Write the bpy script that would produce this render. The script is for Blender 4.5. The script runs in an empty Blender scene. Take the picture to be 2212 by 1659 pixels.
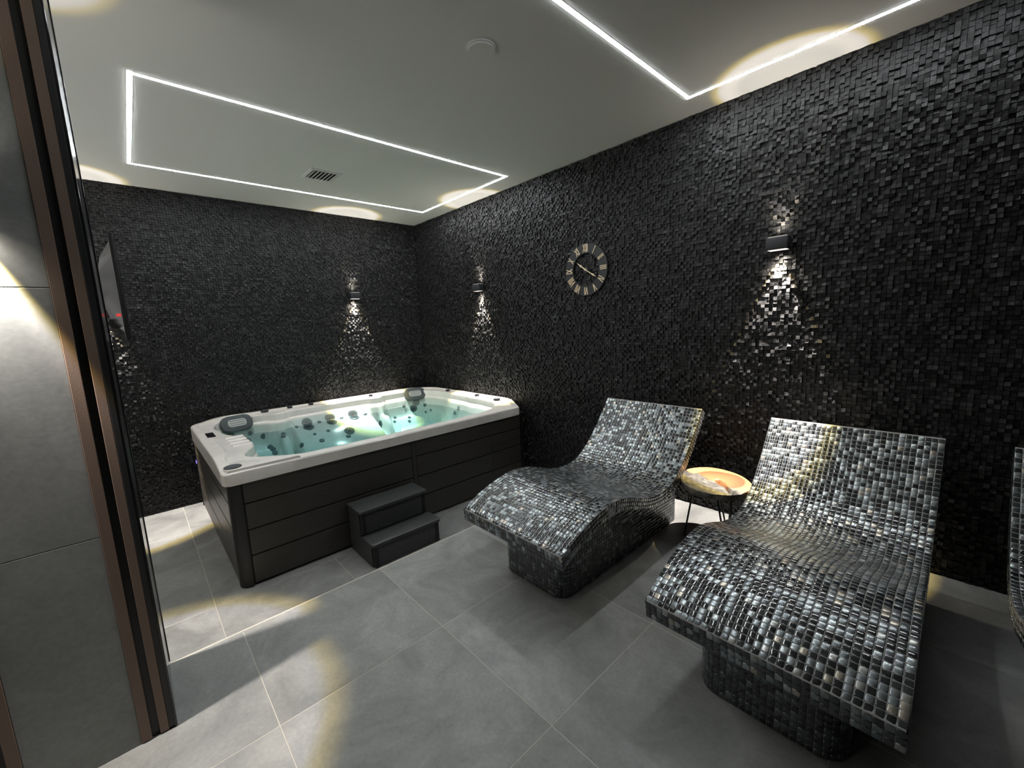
import bpy, bmesh, math, random
import numpy as np
from mathutils import Vector, Matrix

random.seed(7)
rng = np.random.default_rng(7)
S = bpy.context.scene
COL = S.collection

# ------------------------------------------------------------------ camera
CAM = Vector((5.7966, -3.4307, 1.6221))
YAW, PITCH, ROLL, FPX = 0.8294, 0.1471, -0.0431, 892.28
cy_, sy_ = math.cos(YAW), math.sin(YAW)
fwd = Vector((-sy_ * math.cos(PITCH), cy_ * math.cos(PITCH), -math.sin(PITCH)))
rt0 = Vector((cy_, sy_, 0)); up0 = rt0.cross(fwd)
rt = rt0 * math.cos(ROLL) + up0 * math.sin(ROLL)
up = -rt0 * math.sin(ROLL) + up0 * math.cos(ROLL)
cd = bpy.data.cameras.new('camera'); cam = bpy.data.objects.new('camera', cd); COL.objects.link(cam)
cam.matrix_world = Matrix(((rt.x, up.x, -fwd.x, CAM.x), (rt.y, up.y, -fwd.y, CAM.y), (rt.z, up.z, -fwd.z, CAM.z), (0, 0, 0, 1)))
cd.sensor_fit = 'HORIZONTAL'; cd.sensor_width = 36; cd.lens = FPX / 2212 * 36; cd.clip_start = 0.02; cd.clip_end = 60
S.camera = cam

# ------------------------------------------------------------------ world, exposure, light levels
w = bpy.data.worlds.new('world'); S.world = w; w.use_nodes = True
w.node_tree.nodes['Background'].inputs[0].default_value = (1.0, 0.985, 0.95, 1)   # ambient fill added to brighten the ceiling; assumed lit spa beyond the open sides
w.node_tree.nodes['Background'].inputs[1].default_value = 1.2
S.view_settings.view_transform = 'Standard'; S.view_settings.look = 'None'
S.view_settings.exposure = 0.0; S.view_settings.gamma = 1.0; S.view_settings.use_curve_mapping = False
try:
    S.cycles.use_denoising = True
    S.cycles.max_bounces = 8; S.cycles.diffuse_bounces = 4; S.cycles.glossy_bounces = 4
    S.cycles.transparent_max_bounces = 12; S.cycles.transmission_bounces = 6
    S.cycles.sample_clamp_indirect = 6.0; S.cycles.caustics_reflective = False; S.cycles.caustics_refractive = False
except Exception:
    pass
LED_STRENGTH = 84.0
LED_COLOR = (0.92, 0.97, 1.0, 1)
SCONCE_DOWN, SCONCE_UP = 470.0, 36.0

H = 3.1434          # ceiling height over the upper floor
ZL = -0.2642        # lower floor
XE = 3.222          # edge of the upper floor
XR, YB, YL = 6.97, -5.6, -4.35

# ------------------------------------------------------------------ materials
def mat(name):
    m = bpy.data.materials.new(name); m.use_nodes = True
    nt = m.node_tree; b = nt.nodes['Principled BSDF']
    return m, nt, b
def N(nt, t, **k):
    n = nt.nodes.new(t)
    for a, v in k.items(): setattr(n, a, v)
    return n
def ramp(nt, stops):
    r = N(nt, 'ShaderNodeValToRGB'); e = r.color_ramp.elements
    e[0].position, e[0].color = stops[0][0], stops[0][1]
    e[1].position, e[1].color = stops[-1][0], stops[-1][1]
    for p, c in stops[1:-1]:
        x = e.new(p); x.color = c
    return r
def g(v, a=1): return (v, v, v, a)
def simple(name, col, rough=0.5, metal=0.0, spec=0.5, bump=0.0, bscale=80, coat=0.0, var=0.0):
    m, nt, b = mat(name)
    b.inputs['Base Color'].default_value = (*col, 1); b.inputs['Roughness'].default_value = rough
    b.inputs['Metallic'].default_value = metal; b.inputs['Specular IOR Level'].default_value = spec
    b.inputs['Coat Weight'].default_value = coat
    tc = N(nt, 'ShaderNodeTexCoord'); n = N(nt, 'ShaderNodeTexNoise'); n.inputs['Scale'].default_value = bscale
    nt.links.new(tc.outputs['Object'], n.inputs['Vector'])
    if var:
        r = ramp(nt, [(0.3, tuple(c * (1 - var) for c in col) + (1,)), (0.7, tuple(min(1, c * (1 + var)) for c in col) + (1,))])
        nt.links.new(n.outputs['Fac'], r.inputs[0]); nt.links.new(r.outputs[0], b.inputs['Base Color'])
    if bump:
        bp = N(nt, 'ShaderNodeBump'); bp.inputs['Strength'].default_value = bump; bp.inputs['Distance'].default_value = 0.002
        nt.links.new(n.outputs['Fac'], bp.inputs['Height']); nt.links.new(bp.outputs[0], b.inputs['Normal'])
    return m
def emit(name, col, strength):
    m = bpy.data.materials.new(name); m.use_nodes = True; nt = m.node_tree; nt.nodes.clear()
    e = N(nt, 'ShaderNodeEmission'); e.inputs[0].default_value = col; e.inputs[1].default_value = strength
    o = N(nt, 'ShaderNodeOutputMaterial'); nt.links.new(e.outputs[0], o.inputs[0]); return m

def cement(name, lo, hi, rough, seedscale=1.3):
    m, nt, b = mat(name)
    tc = N(nt, 'ShaderNodeTexCoord'); oi = N(nt, 'ShaderNodeObjectInfo')
    ad = N(nt, 'ShaderNodeVectorMath', operation='MULTIPLY_ADD')
    cb = N(nt, 'ShaderNodeCombineXYZ')
    for k in range(3): nt.links.new(oi.outputs['Random'], cb.inputs[k])
    nt.links.new(cb.outputs[0], ad.inputs[0]); ad.inputs[1].default_value = (37, 53, 71)
    nt.links.new(tc.outputs['Object'], ad.inputs[2])
    n1 = N(nt, 'ShaderNodeTexNoise'); n1.inputs['Scale'].default_value = 2.2 * seedscale; n1.inputs['Detail'].default_value = 7
    n1.inputs['Roughness'].default_value = 0.62; n1.inputs['Distortion'].default_value = 0.7
    mp = N(nt, 'ShaderNodeMapping'); mp.inputs['Scale'].default_value = (1, 1.0, 1)
    nt.links.new(ad.outputs[0], mp.inputs[0]); nt.links.new(mp.outputs[0], n1.inputs['Vector'])
    n2 = N(nt, 'ShaderNodeTexNoise'); n2.inputs['Scale'].default_value = 60; n2.inputs['Detail'].default_value = 3
    nt.links.new(ad.outputs[0], n2.inputs['Vector'])
    r = ramp(nt, [(0.25, (*lo, 1)), (0.75, (*hi, 1))]); nt.links.new(n1.outputs['Fac'], r.inputs[0])
    mx = N(nt, 'ShaderNodeMixRGB', blend_type='OVERLAY'); mx.inputs[0].default_value = 0.18
    nt.links.new(r.outputs[0], mx.inputs[1]); nt.links.new(n2.outputs['Fac'], mx.inputs[2])
    nt.links.new(mx.outputs[0], b.inputs['Base Color'])
    rr = N(nt, 'ShaderNodeMapRange'); rr.inputs['To Min'].default_value = rough - .08; rr.inputs['To Max'].default_value = rough + .1
    nt.links.new(n1.outputs['Fac'], rr.inputs['Value']); nt.links.new(rr.outputs[0], b.inputs['Roughness'])
    bp = N(nt, 'ShaderNodeBump'); bp.inputs['Strength'].default_value = 0.12; bp.inputs['Distance'].default_value = 0.001
    nt.links.new(n2.outputs['Fac'], bp.inputs['Height']); nt.links.new(bp.outputs[0], b.inputs['Normal'])
    b.inputs['Specular IOR Level'].default_value = 0.4
    return m

M = {}
M['floor'] = cement('grey_floor_tile', (0.17, 0.171, 0.166), (0.375, 0.374, 0.358), 0.42)
M['walltile'] = cement('grey_wall_tile', (0.16, 0.165, 0.162), (0.28, 0.286, 0.28), 0.55, 0.9)
M['grout'] = simple('floor_grout', (0.50, 0.47, 0.41), 0.9, bump=.2)
M['ceiling'] = simple('ceiling_paint', (0.74, 0.735, 0.70), 0.9, spec=.2, bump=.15, bscale=140, var=.015)
M['plaster'] = simple('dark_plaster', (0.03, 0.03, 0.03), 0.8, var=.1)
M['backing'] = simple('stone_backing', (0.006, 0.006, 0.006), 0.9)
M['black'] = simple('matt_black', (0.012, 0.012, 0.013), 0.5)
M['gloss'] = simple('gloss_black', (0.012, 0.012, 0.014), 0.12, spec=.6)
M['lampbody'] = simple('lamp_graphite', (0.022, 0.022, 0.025), 0.45, bump=.1)
M['brown'] = simple('brown_slat', (0.165, 0.112, 0.084), 0.65, bump=.06, bscale=200, var=.08)
M['white'] = simple('white_plastic', (0.72, 0.72, 0.69), 0.45)
M['gold'] = simple('brass', (0.92, 0.74, 0.50), 0.45, metal=.1)
M['iron'] = simple('black_iron', (0.01, 0.01, 0.01), 0.45)
M['rubber'] = simple('grey_foam', (0.055, 0.066, 0.070), 0.6, bump=.2)
M['foamlight'] = simple('light_foam', (0.42, 0.42, 0.40), 0.6)
M['jet'] = simple('jet_grey', (0.12, 0.145, 0.15), 0.35)
M['acrylic'] = simple('pearl_acrylic', (0.80, 0.76, 0.70), 0.16, spec=.5, bscale=9, var=.05)
M['led'] = emit('led_diffuser', LED_COLOR, LED_STRENGTH)
M['lens'] = emit('lamp_lens', (1.0, 0.90, 0.80, 1), 1.6)
M['red'] = emit('red_indicator', (1.0, 0.08, 0.07, 1), .7)
M['violet'] = emit('violet_indicator', (0.25, 0.2, 1.0, 1), 3.0)

def skirt_mat():
    m, nt, b = mat('skirt_composite')
    tc = N(nt, 'ShaderNodeTexCoord'); mp = N(nt, 'ShaderNodeMapping'); mp.inputs['Scale'].default_value = (3, 3, 90)
    n = N(nt, 'ShaderNodeTexNoise'); n.inputs['Scale'].default_value = 2.5; n.inputs['Detail'].default_value = 4
    nt.links.new(tc.outputs['Object'], mp.inputs[0]); nt.links.new(mp.outputs[0], n.inputs['Vector'])
    r = ramp(nt, [(0.3, (0.034, 0.031, 0.027, 1)), (0.75, (0.060, 0.054, 0.047, 1))])
    nt.links.new(n.outputs['Fac'], r.inputs[0]); nt.links.new(r.outputs[0], b.inputs['Base Color'])
    b.inputs['Roughness'].default_value = 0.38; b.inputs['Specular IOR Level'].default_value = .5
    bp = N(nt, 'ShaderNodeBump'); bp.inputs['Strength'].default_value = 0.2; bp.inputs['Distance'].default_value = 0.001
    nt.links.new(n.outputs['Fac'], bp.inputs['Height']); nt.links.new(bp.outputs[0], b.inputs['Normal'])
    return m
M['skirt'] = skirt_mat()
M['steps'] = simple('step_board', (0.050, 0.051, 0.051), 0.5, bump=.2, bscale=30, var=.12)

def stone_mat():
    m, nt, b = mat('black_split_stone')
    at = N(nt, 'ShaderNodeAttribute', attribute_name='tone')
    tc = N(nt, 'ShaderNodeTexCoord'); n = N(nt, 'ShaderNodeTexNoise'); n.inputs['Scale'].default_value = 130; n.inputs['Detail'].default_value = 3
    ge = N(nt, 'ShaderNodeNewGeometry')
    nt.links.new(ge.outputs['Position'], n.inputs['Vector'])
    r = ramp(nt, [(0.0, (0.013, 0.013, 0.0133, 1)), (0.6, (0.0235, 0.023, 0.023, 1)), (1.0, (0.058, 0.057, 0.056, 1))])
    nt.links.new(at.outputs['Fac'], r.inputs[0])
    mx = N(nt, 'ShaderNodeMixRGB', blend_type='OVERLAY'); mx.inputs[0].default_value = .5
    nt.links.new(r.outputs[0], mx.inputs[1]); nt.links.new(n.outputs['Fac'], mx.inputs[2]); nt.links.new(mx.outputs[0], b.inputs['Base Color'])
    b.inputs['Roughness'].default_value = 0.45; b.inputs['Specular IOR Level'].default_value = .3
    bp = N(nt, 'ShaderNodeBump'); bp.inputs['Strength'].default_value = 0.9; bp.inputs['Distance'].default_value = 0.003
    nt.links.new(n.outputs['Fac'], bp.inputs['Height']); nt.links.new(bp.outputs[0], b.inputs['Normal'])
    return m
M['stone'] = stone_mat()

def mosaic_mat():
    m, nt, b = mat('glass_mosaic')
    at = N(nt, 'ShaderNodeAttribute', attribute_name='tone')
    r = ramp(nt, [(0.0, (0.008, 0.009, 0.010, 1)), (0.5, (0.040, 0.045, 0.049, 1)), (0.62, (0.15, 0.168, 0.18, 1)), (0.92, (0.42, 0.46, 0.475, 1)), (1.0, (0.42, 0.38, 0.32, 1))])
    nt.links.new(at.outputs['Fac'], r.inputs[0])
    ge = N(nt, 'ShaderNodeNewGeometry'); n = N(nt, 'ShaderNodeTexNoise'); n.inputs['Scale'].default_value = 90; n.inputs['Detail'].default_value = 2
    nt.links.new(ge.outputs['Position'], n.inputs['Vector'])
    mx = N(nt, 'ShaderNodeMixRGB', blend_type='OVERLAY'); mx.inputs[0].default_value = .22
    nt.links.new(r.outputs[0], mx.inputs[1]); nt.links.new(n.outputs['Fac'], mx.inputs[2]); nt.links.new(mx.outputs[0], b.inputs['Base Color'])
    mr = ramp(nt, [(0.5, g(0.0)), (0.62, g(1.0))]); nt.links.new(at.outputs['Fac'], mr.inputs[0]); nt.links.new(mr.outputs[0], b.inputs['Metallic'])
    rr = ramp(nt, [(0.5, g(0.10)), (0.62, g(0.32))]); nt.links.new(at.outputs['Fac'], rr.inputs[0]); nt.links.new(rr.outputs[0], b.inputs['Roughness'])
    b.inputs['Specular IOR Level'].default_value = .7; b.inputs['Coat Weight'].default_value = .6; b.inputs['Coat Roughness'].default_value = .12
    return m
M['mosaic'] = mosaic_mat()
M['mgrout'] = simple('mosaic_grout', (0.30, 0.295, 0.28), 0.75, bump=.1)

def wood_mat():
    m, nt, b = mat('live_edge_wood')
    tc = N(nt, 'ShaderNodeTexCoord'); nz = N(nt, 'ShaderNodeTexNoise'); nz.inputs['Scale'].default_value = 5; nz.inputs['Detail'].default_value = 5
    nt.links.new(tc.outputs['Object'], nz.inputs['Vector'])
    sc = N(nt, 'ShaderNodeVectorMath', operation='SCALE'); sc.inputs[3].default_value = 0.06
    nt.links.new(nz.outputs['Color'], sc.inputs[0])
    ad = N(nt, 'ShaderNodeVectorMath', operation='ADD'); nt.links.new(tc.outputs['Object'], ad.inputs[0]); nt.links.new(sc.outputs[0], ad.inputs[1])
    mp = N(nt, 'ShaderNodeMapping'); mp.inputs['Location'].default_value = (-.05, -.05, 0); mp.inputs['Scale'].default_value = (1.0, 1.0, 0)
    nt.links.new(ad.outputs[0], mp.inputs[0])
    ln = N(nt, 'ShaderNodeVectorMath', operation='LENGTH'); nt.links.new(mp.outputs[0], ln.inputs[0])
    heart = ramp(nt, [(0.0, (0.40, 0.19, 0.075, 1)), (0.10, (0.33, 0.145, 0.055, 1)), (0.160, (0.22, 0.09, 0.035, 1)), (0.175, (0.47, 0.27, 0.115, 1)), (0.3, (0.50, 0.29, 0.125, 1))])
    nt.links.new(ln.outputs['Value'], heart.inputs[0])
    mu = N(nt, 'ShaderNodeMath', operation='MULTIPLY'); mu.inputs[1].default_value = 260; nt.links.new(ln.outputs['Value'], mu.inputs[0])
    sn = N(nt, 'ShaderNodeMath', operation='SINE'); nt.links.new(mu.outputs[0], sn.inputs[0])
    mr = N(nt, 'ShaderNodeMapRange'); mr.inputs['From Min'].default_value = -1; mr.inputs['To Min'].default_value = .82; mr.inputs['To Max'].default_value = 1.0
    nt.links.new(sn.outputs[0], mr.inputs['Value'])
    mx = N(nt, 'ShaderNodeMixRGB', blend_type='MULTIPLY'); mx.inputs[0].default_value = .6
    nt.links.new(heart.outputs[0], mx.inputs[1]); nt.links.new(mr.outputs[0], mx.inputs[2])
    # weathered grey wedge: attribute 'worn' on the mesh
    at = N(nt, 'ShaderNodeAttribute', attribute_name='worn')
    n3 = N(nt, 'ShaderNodeTexNoise'); n3.inputs['Scale'].default_value = 14; n3.inputs['Detail'].default_value = 6; n3.inputs['Distortion'].default_value = 1.2
    nt.links.new(tc.outputs['Object'], n3.inputs['Vector'])
    gr = ramp(nt, [(0.3, (0.035, 0.032, 0.03, 1)), (0.5, (0.10, 0.092, 0.078, 1)), (0.72, (0.24, 0.21, 0.15, 1))])
    nt.links.new(n3.outputs['Fac'], gr.inputs[0])
    m2 = N(nt, 'ShaderNodeMixRGB'); nt.links.new(at.outputs['Fac'], m2.inputs[0]); nt.links.new(mx.outputs[0], m2.inputs[1]); nt.links.new(gr.outputs[0], m2.inputs[2])
    nt.links.new(m2.outputs[0], b.inputs['Base Color']); b.inputs['Roughness'].default_value = .5
    bp = N(nt, 'ShaderNodeBump'); bp.inputs['Strength'].default_value = .3; bp.inputs['Distance'].default_value = .004
    nt.links.new(n3.outputs['Fac'], bp.inputs['Height']); nt.links.new(bp.outputs[0], b.inputs['Normal'])
    return m
M['wood'] = wood_mat()

def water_mats():
    m = bpy.data.materials.new('pool_water'); m.use_nodes = True; nt = m.node_tree; nt.nodes.clear()
    o = N(nt, 'ShaderNodeOutputMaterial'); tr = N(nt, 'ShaderNodeBsdfTransparent'); tr.inputs[0].default_value = (0.90, 0.98, 0.985, 1)
    gl = N(nt, 'ShaderNodeBsdfGlossy'); gl.inputs['Roughness'].default_value = 0.02
    fr = N(nt, 'ShaderNodeFresnel'); fr.inputs['IOR'].default_value = 1.33
    ge = N(nt, 'ShaderNodeNewGeometry'); n = N(nt, 'ShaderNodeTexNoise'); n.inputs['Scale'].default_value = 5
    nt.links.new(ge.outputs['Position'], n.inputs['Vector'])
    bp = N(nt, 'ShaderNodeBump'); bp.inputs['Strength'].default_value = .06; bp.inputs['Distance'].default_value = .02
    nt.links.new(n.outputs['Fac'], bp.inputs['Height']); nt.links.new(bp.outputs[0], gl.inputs['Normal']); nt.links.new(bp.outputs[0], fr.inputs['Normal'])
    mx = N(nt, 'ShaderNodeMixShader'); nt.links.new(fr.outputs[0], mx.inputs[0]); nt.links.new(tr.outputs[0], mx.inputs[1]); nt.links.new(gl.outputs[0], mx.inputs[2])
    nt.links.new(mx.outputs[0], o.inputs['Surface'])
    va = N(nt, 'ShaderNodeVolumeAbsorption'); va.inputs[0].default_value = (0.20, 0.74, 0.78, 1); va.inputs[1].default_value = 0.62
    nt.links.new(va.outputs[0], o.inputs['Volume'])
    return m
M['water'] = water_mats()

# ------------------------------------------------------------------ mesh helpers
def obj(name, me, m=None, parent=None, loc=None):
    o = bpy.data.objects.new(name, me); COL.objects.link(o)
    if m is not None and me is not None and len(me.materials) == 0: me.materials.append(m)
    if parent is not None: o.parent = parent
    if loc is not None: o.location = loc
    return o
def tag(o, label=None, cat=None, group=None, kind=None):
    if label: o['label'] = label
    if cat: o['category'] = cat
    if group: o['group'] = group
    if kind: o['kind'] = kind
    return o
def empty(name, loc=(0, 0, 0), rz=0.0):
    o = bpy.data.objects.new(name, None); COL.objects.link(o); o.location = loc; o.rotation_euler = (0, 0, rz)
    o.empty_display_size = .1
    return o
class MB:
    def __init__(s): s.bm = bmesh.new()
    def box(s, x0, x1, y0, y1, z0, z1, bev=0.0, seg=2):
        r = bmesh.ops.create_cube(s.bm, size=1.0)['verts']
        for v in r:
            v.co = Vector((x0 + (v.co.x + .5) * (x1 - x0), y0 + (v.co.y + .5) * (y1 - y0), z0 + (v.co.z + .5) * (z1 - z0)))
        if bev:
            es = list({e for v in r for e in v.link_edges})
            bmesh.ops.bevel(s.bm, geom=es, offset=bev, segments=seg, affect='EDGES', profile=.5)
        return s
    def prism(s, pts, z0, z1, bev=0.0):
        b = [s.bm.verts.new((p[0], p[1], z0)) for p in pts]; t = [s.bm.verts.new((p[0], p[1], z1)) for p in pts]
        n = len(pts); s.bm.faces.new(b[::-1]); tf = s.bm.faces.new(t)
        for i in range(n): s.bm.faces.new((b[i], b[(i + 1) % n], t[(i + 1) % n], t[i]))
        if bev: bmesh.ops.bevel(s.bm, geom=list(tf.edges), offset=bev, segments=3, affect='EDGES', profile=.5)
        return s
    def cyl(s, c, r, h, n=24, axis='Z', r2=None, bev=0.0):
        q = bmesh.ops.create_cone(s.bm, cap_ends=True, segments=n, radius1=r, radius2=r if r2 is None else r2, depth=h)['verts']
        if bev:
            es = [e for e in {e for v in q for e in v.link_edges} if abs(e.verts[0].co.z - e.verts[1].co.z) < 1e-6 and e.verts[0].co.z > 0]
            q0 = set(s.bm.verts) - set(q)
            bmesh.ops.bevel(s.bm, geom=es, offset=bev, segments=2, affect='EDGES', profile=.5)
            q = [v for v in s.bm.verts if v not in q0]
        mt = {'Z': Matrix.Identity(4), 'X': Matrix.Rotation(math.pi / 2, 4, 'Y'), 'Y': Matrix.Rotation(-math.pi / 2, 4, 'X')}[axis] if isinstance(axis, str) else axis
        for v in q: v.co = mt @ v.co + Vector(c)
        return s
    def tube(s, pts, r, n=8):
        rings = []
        P = [Vector(p) for p in pts]
        for i, p in enumerate(P):
            d = (P[min(i + 1, len(P) - 1)] - P[max(i - 1, 0)]).normalized()
            a = d.orthogonal().normalized(); b_ = d.cross(a)
            if rings:
                a = (pa - d * pa.dot(d)).normalized(); b_ = d.cross(a)
            pa = a
            rings.append([s.bm.verts.new(p + r * (a * math.cos(2 * math.pi * k / n) + b_ * math.sin(2 * math.pi * k / n))) for k in range(n)])
        for A, B in zip(rings, rings[1:]):
            for k in range(n): s.bm.faces.new((A[k], A[(k + 1) % n], B[(k + 1) % n], B[k]))
        s.bm.faces.new(rings[0][::-1]); s.bm.faces.new(rings[-1]); return s
    def mesh(s, name, smooth=False):
        bmesh.ops.recalc_face_normals(s.bm, faces=s.bm.faces[:])
        me = bpy.data.meshes.new(name); s.bm.to_mesh(me); s.bm.free()
        if smooth:
            me.polygons.foreach_set('use_smooth', [True] * len(me.polygons))
            try: me.set_sharp_from_angle(angle=math.radians(38))
            except Exception: pass
        return me
    def build(s, name, m, parent=None, loc=None, smooth=False): return obj(name, s.mesh(name, smooth), m, parent, loc)
def arrmesh(name, V, F, tone=None, smooth=False):
    """V (n,3) and quads F (m,4) as numpy arrays; tone per face."""
    me = bpy.data.meshes.new(name)
    V = np.asarray(V, np.float32); F = np.asarray(F, np.int32)
    me.vertices.add(len(V)); me.vertices.foreach_set('co', V.ravel())
    me.loops.add(F.size); me.loops.foreach_set('vertex_index', F.ravel())
    me.polygons.add(len(F)); me.polygons.foreach_set('loop_start', np.arange(len(F), dtype=np.int32) * 4)
    me.update(calc_edges=True)
    me.polygons.foreach_set('use_smooth', np.full(len(F), smooth, bool))
    if tone is not None:
        a = me.attributes.new('tone', 'FLOAT', 'FACE'); a.data.foreach_set('value', np.asarray(tone, np.float32))
    me.validate(); return me

# ------------------------------------------------------------------ room shell
def shell(name, box, m): 
    return tag(MB().box(*box).build(name, m), kind='structure')
fl = shell('floor', (XE + .012, XR, YB, 0.05, -.30, -.0008), M['grout'])
fl2 = shell('floor_lower', (-.05, XE + .012, YL, 0.05, ZL - .1, ZL - .0008), M['grout'])
shell('ceiling', (-.3, XR + .3, YB - .3, .3, H, H + .12), M['ceiling'])
wr = shell('wall_right', (-.2, XR + .2, .012, .2, ZL - .1, H + .1), M['backing'])
wb = shell('wall_back', (-.2, -.012, YL - .2, .012, ZL - .1, H + .1), M['backing'])
shell('wall_left', (-.2, 3.3, YL - .2, YL, ZL - .1, .9), M['plaster'])
shell('wall_front', (4.35, XR + .2, YB - .2, YB, -.3, H + .1), M['plaster'])
shell('wall_side', (XR, XR + .2, YB - .2, .2, -.3, H + .1), M['plaster'])

# floor tiles (0.80 m, joints 3 mm)
def floor_tiles(parent, xs, ys, z, th=.012):
    cache = {}
    for x0, x1 in zip(xs, xs[1:]):
        for y0, y1 in zip(ys, ys[1:]):
            sx, sy = x1 - x0 - .0035, y1 - y0 - .0035
            k = (round(sx, 4), round(sy, 4))
            if k not in cache: cache[k] = MB().box(-sx / 2, sx / 2, -sy / 2, sy / 2, -th, 0, bev=.001, seg=1).mesh('floor_tile')
            o = obj('floor_tile', cache[k], M['floor'], parent, ((x0 + x1) / 2, (y0 + y1) / 2, z))
floor_tiles(fl, [XE, 3.991, 4.7915, 5.5915, 6.3915, XR], [YB, -4.774, -3.974, -3.1743, -2.3727, -1.5737, -.7740, 0.0], 0)
floor_tiles(fl2, [0, .744, 1.544, 2.344, 2.40, XE - .01][:3] + [2.39, XE - .008], [YL, -4.02, -3.22, -2.395, -1.595, -.795, 0.0], ZL)
# edge of the raised floor: a tiled riser and a slim light nosing
MB().box(XE - .004, XE + .012, YB, 0, ZL, -.014, bev=.001).build('riser', M['floor'], fl)
MB().box(XE - .004, XE + .008, -3.485, 0, -.013, .0008, bev=.0008, seg=1).build('edge_trim', M['grout'], fl)

# ------------------------------------------------------------------ split stone mosaic on the walls
PIT = 0.0252
def stones(u0, u1, z0, z1, seed):
    """returns per piece: centre u, z, corner heights(4), tone"""
    r = np.random.default_rng(seed)
    nu = int((u1 - u0) / PIT); nz = int((z1 - z0) / PIT)
    iu, iz = np.meshgrid(np.arange(nu), np.arange(nz), indexing='ij'); iu = iu.ravel(); iz = iz.ravel()
    sr = iz // 4; off = (sr * 5 + 3 * (sr % 2)) % 12; sc = (iu + off) // 12
    nS = (sc.max() + 2, sr.max() + 2)
    sh_t = r.normal(0, .08, nS); sh_h = r.normal(0, .0012, nS); sh_t[r.random(nS) < .025] += .22
    n = len(iu)
    p_ = np.where((iu + iz) % 2 == 0, .74, .34); proud = r.random(n) < p_
    h = np.where(proud, .0125 + .0065 * r.random(n), .001 + .006 * r.random(n)) + sh_h[sc, sr]
    h = np.clip(h, .0008, .021)
    ga = r.normal(0, .0019, n); gb = r.normal(0, .0019, n); tilt = r.normal(0, .0009, (n, 4)) + ga[:, None] * np.array([-1, 1, 1, -1]) + gb[:, None] * np.array([-1, -1, 1, 1])
    hc = np.clip(h[:, None] + tilt, .0005, .024)
    tone = np.clip(r.beta(2, 3.2, n) * .8 + sh_t[sc, sr], 0, 1)
    tone[r.random(n) < .03] += .2
    return u0 + (iu + .5) * PIT, z0 + (iz + .5) * PIT, hc, tone
def stone_geo(u, z, hc, tone, side):
    n = len(u); a = PIT / 2 - .0006
    su = np.array([-1, 1, 1, -1]) * a; sz = np.array([-1, -1, 1, 1]) * a
    jit = 1 - np.abs(rng.normal(0, .03, (n, 4)))
    U = u[:, None] + su * jit; Z = z[:, None] + sz * jit
    Ub = u[:, None] + su; Zb = z[:, None] + sz
    top = np.stack([U, -hc if side == 'R' else hc, Z], -1) if side == 'R' else np.stack([hc, U, Z], -1)
    zb = np.full_like(hc, .0115)
    bot = np.stack([Ub, zb, Zb], -1) if side == 'R' else np.stack([-zb, Ub, Zb], -1)
    V = np.concatenate([bot, top], 1).reshape(-1, 3)
    q = np.array([[4, 5, 6, 7], [0, 1, 5, 4], [1, 2, 6, 5], [2, 3, 7, 6], [3, 0, 4, 7]])
    if side != 'R': q = q[:, ::-1]
    F = (q[None] + 8 * np.arange(n)[:, None, None]).reshape(-1, 4)
    return V, F, np.repeat(tone, 5)
u, z, hc, tn = stones(0.0, XR, ZL, H - .002, 11)
dist = np.sqrt((u - CAM.x) ** 2 + CAM.y ** 2 + (z - CAM.z) ** 2)
px = (u - CAM.x) * rt.x + (0 - CAM.y) * rt.y + (z - CAM.z) * rt.z
pz = (u - CAM.x) * fwd.x + (0 - CAM.y) * fwd.y + (z - CAM.z) * fwd.z
pu = (u - CAM.x) * up.x + (0 - CAM.y) * up.y + (z - CAM.z) * up.z
sx_ = 1106 + FPX * px / pz; sy2 = 829.5 - FPX * pu / pz
vis = (pz > 0) & (sx_ > 0) & (sx_ < 2205) & (sy2 > 5) & (sy2 < 880)
size = np.where(vis, 1 / pz ** 2 * (-CAM.y / dist), 0)
# the pieces in the lamp's beam and round it show largest and clearest
near = np.argsort(-size)[:300]
msk = np.zeros(len(u), bool); msk[near] = True
V, F, T = stone_geo(u[~msk], z[~msk], hc[~msk], tn[~msk], 'R')
tag(obj('stone_mosaic', arrmesh('stone_mosaic', V, F, T), M['stone'], wr), kind='stuff')
var = []
for k in range(40):
    i = near[k * 7]
    V, F, T = stone_geo(np.array([0.]), np.array([0.]), hc[i:i + 1], tn[i:i + 1], 'R')
    me = arrmesh('stone_piece', V, F, T); me.materials.append(M['stone']); var.append(me)
for j, i in enumerate(near): obj('stone_piece', var[j % 40], None, wr, (u[i], 0, z[i]))
u, z, hc, tn = stones(YL, 0.0, ZL, H - .002, 12)
V, F, T = stone_geo(u, z, hc, tn, 'B')
tag(obj('stone_mosaic', arrmesh('stone_mosaic_back', V, F, T), M['stone'], wb), kind='stuff')

# ------------------------------------------------------------------ partition with slats and grey tiles
PX0, PX1, PY = XE, 3.668, -3.487
part = tag(MB().box(PX0 + .014, PX1 - .004, YB, PY - .008, ZL, H).build('wall_partition', M['black']), kind='structure')
MB().box(PX0 + .01, PX1 + .012, PY - .008, PY, .004, H - .001, bev=.002).build('end_panel', M['gloss'], part)
MB().box(PX0 - .002, PX0 + .012, YB, PY - .004, ZL, H - .001).build('rear_cladding', M['plaster'], part)
MB().box(PX0 - .002, PX0 + .03, PY - .006, PY + .004, .03, H - .001, bev=.001).build('glass_edge_trim', M['gloss'], part)
def slat(y0, y1): MB().box(PX1 - .004, PX1 + .012, y0, y1, .006, H - .002, bev=.0012, seg=1).build('slat', M['brown'], part)
MB().box(PX1 - .004, PX1 + .0125, -3.513, PY - .008, .012, H - .002, bev=.001, seg=1).build('black_strip', M['black'], part)
for y0, y1 in ((-3.600, -3.568), (-3.542, -3.514), (-3.929, -3.897), (-3.985, -3.956)): slat(y0, y1)
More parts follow.
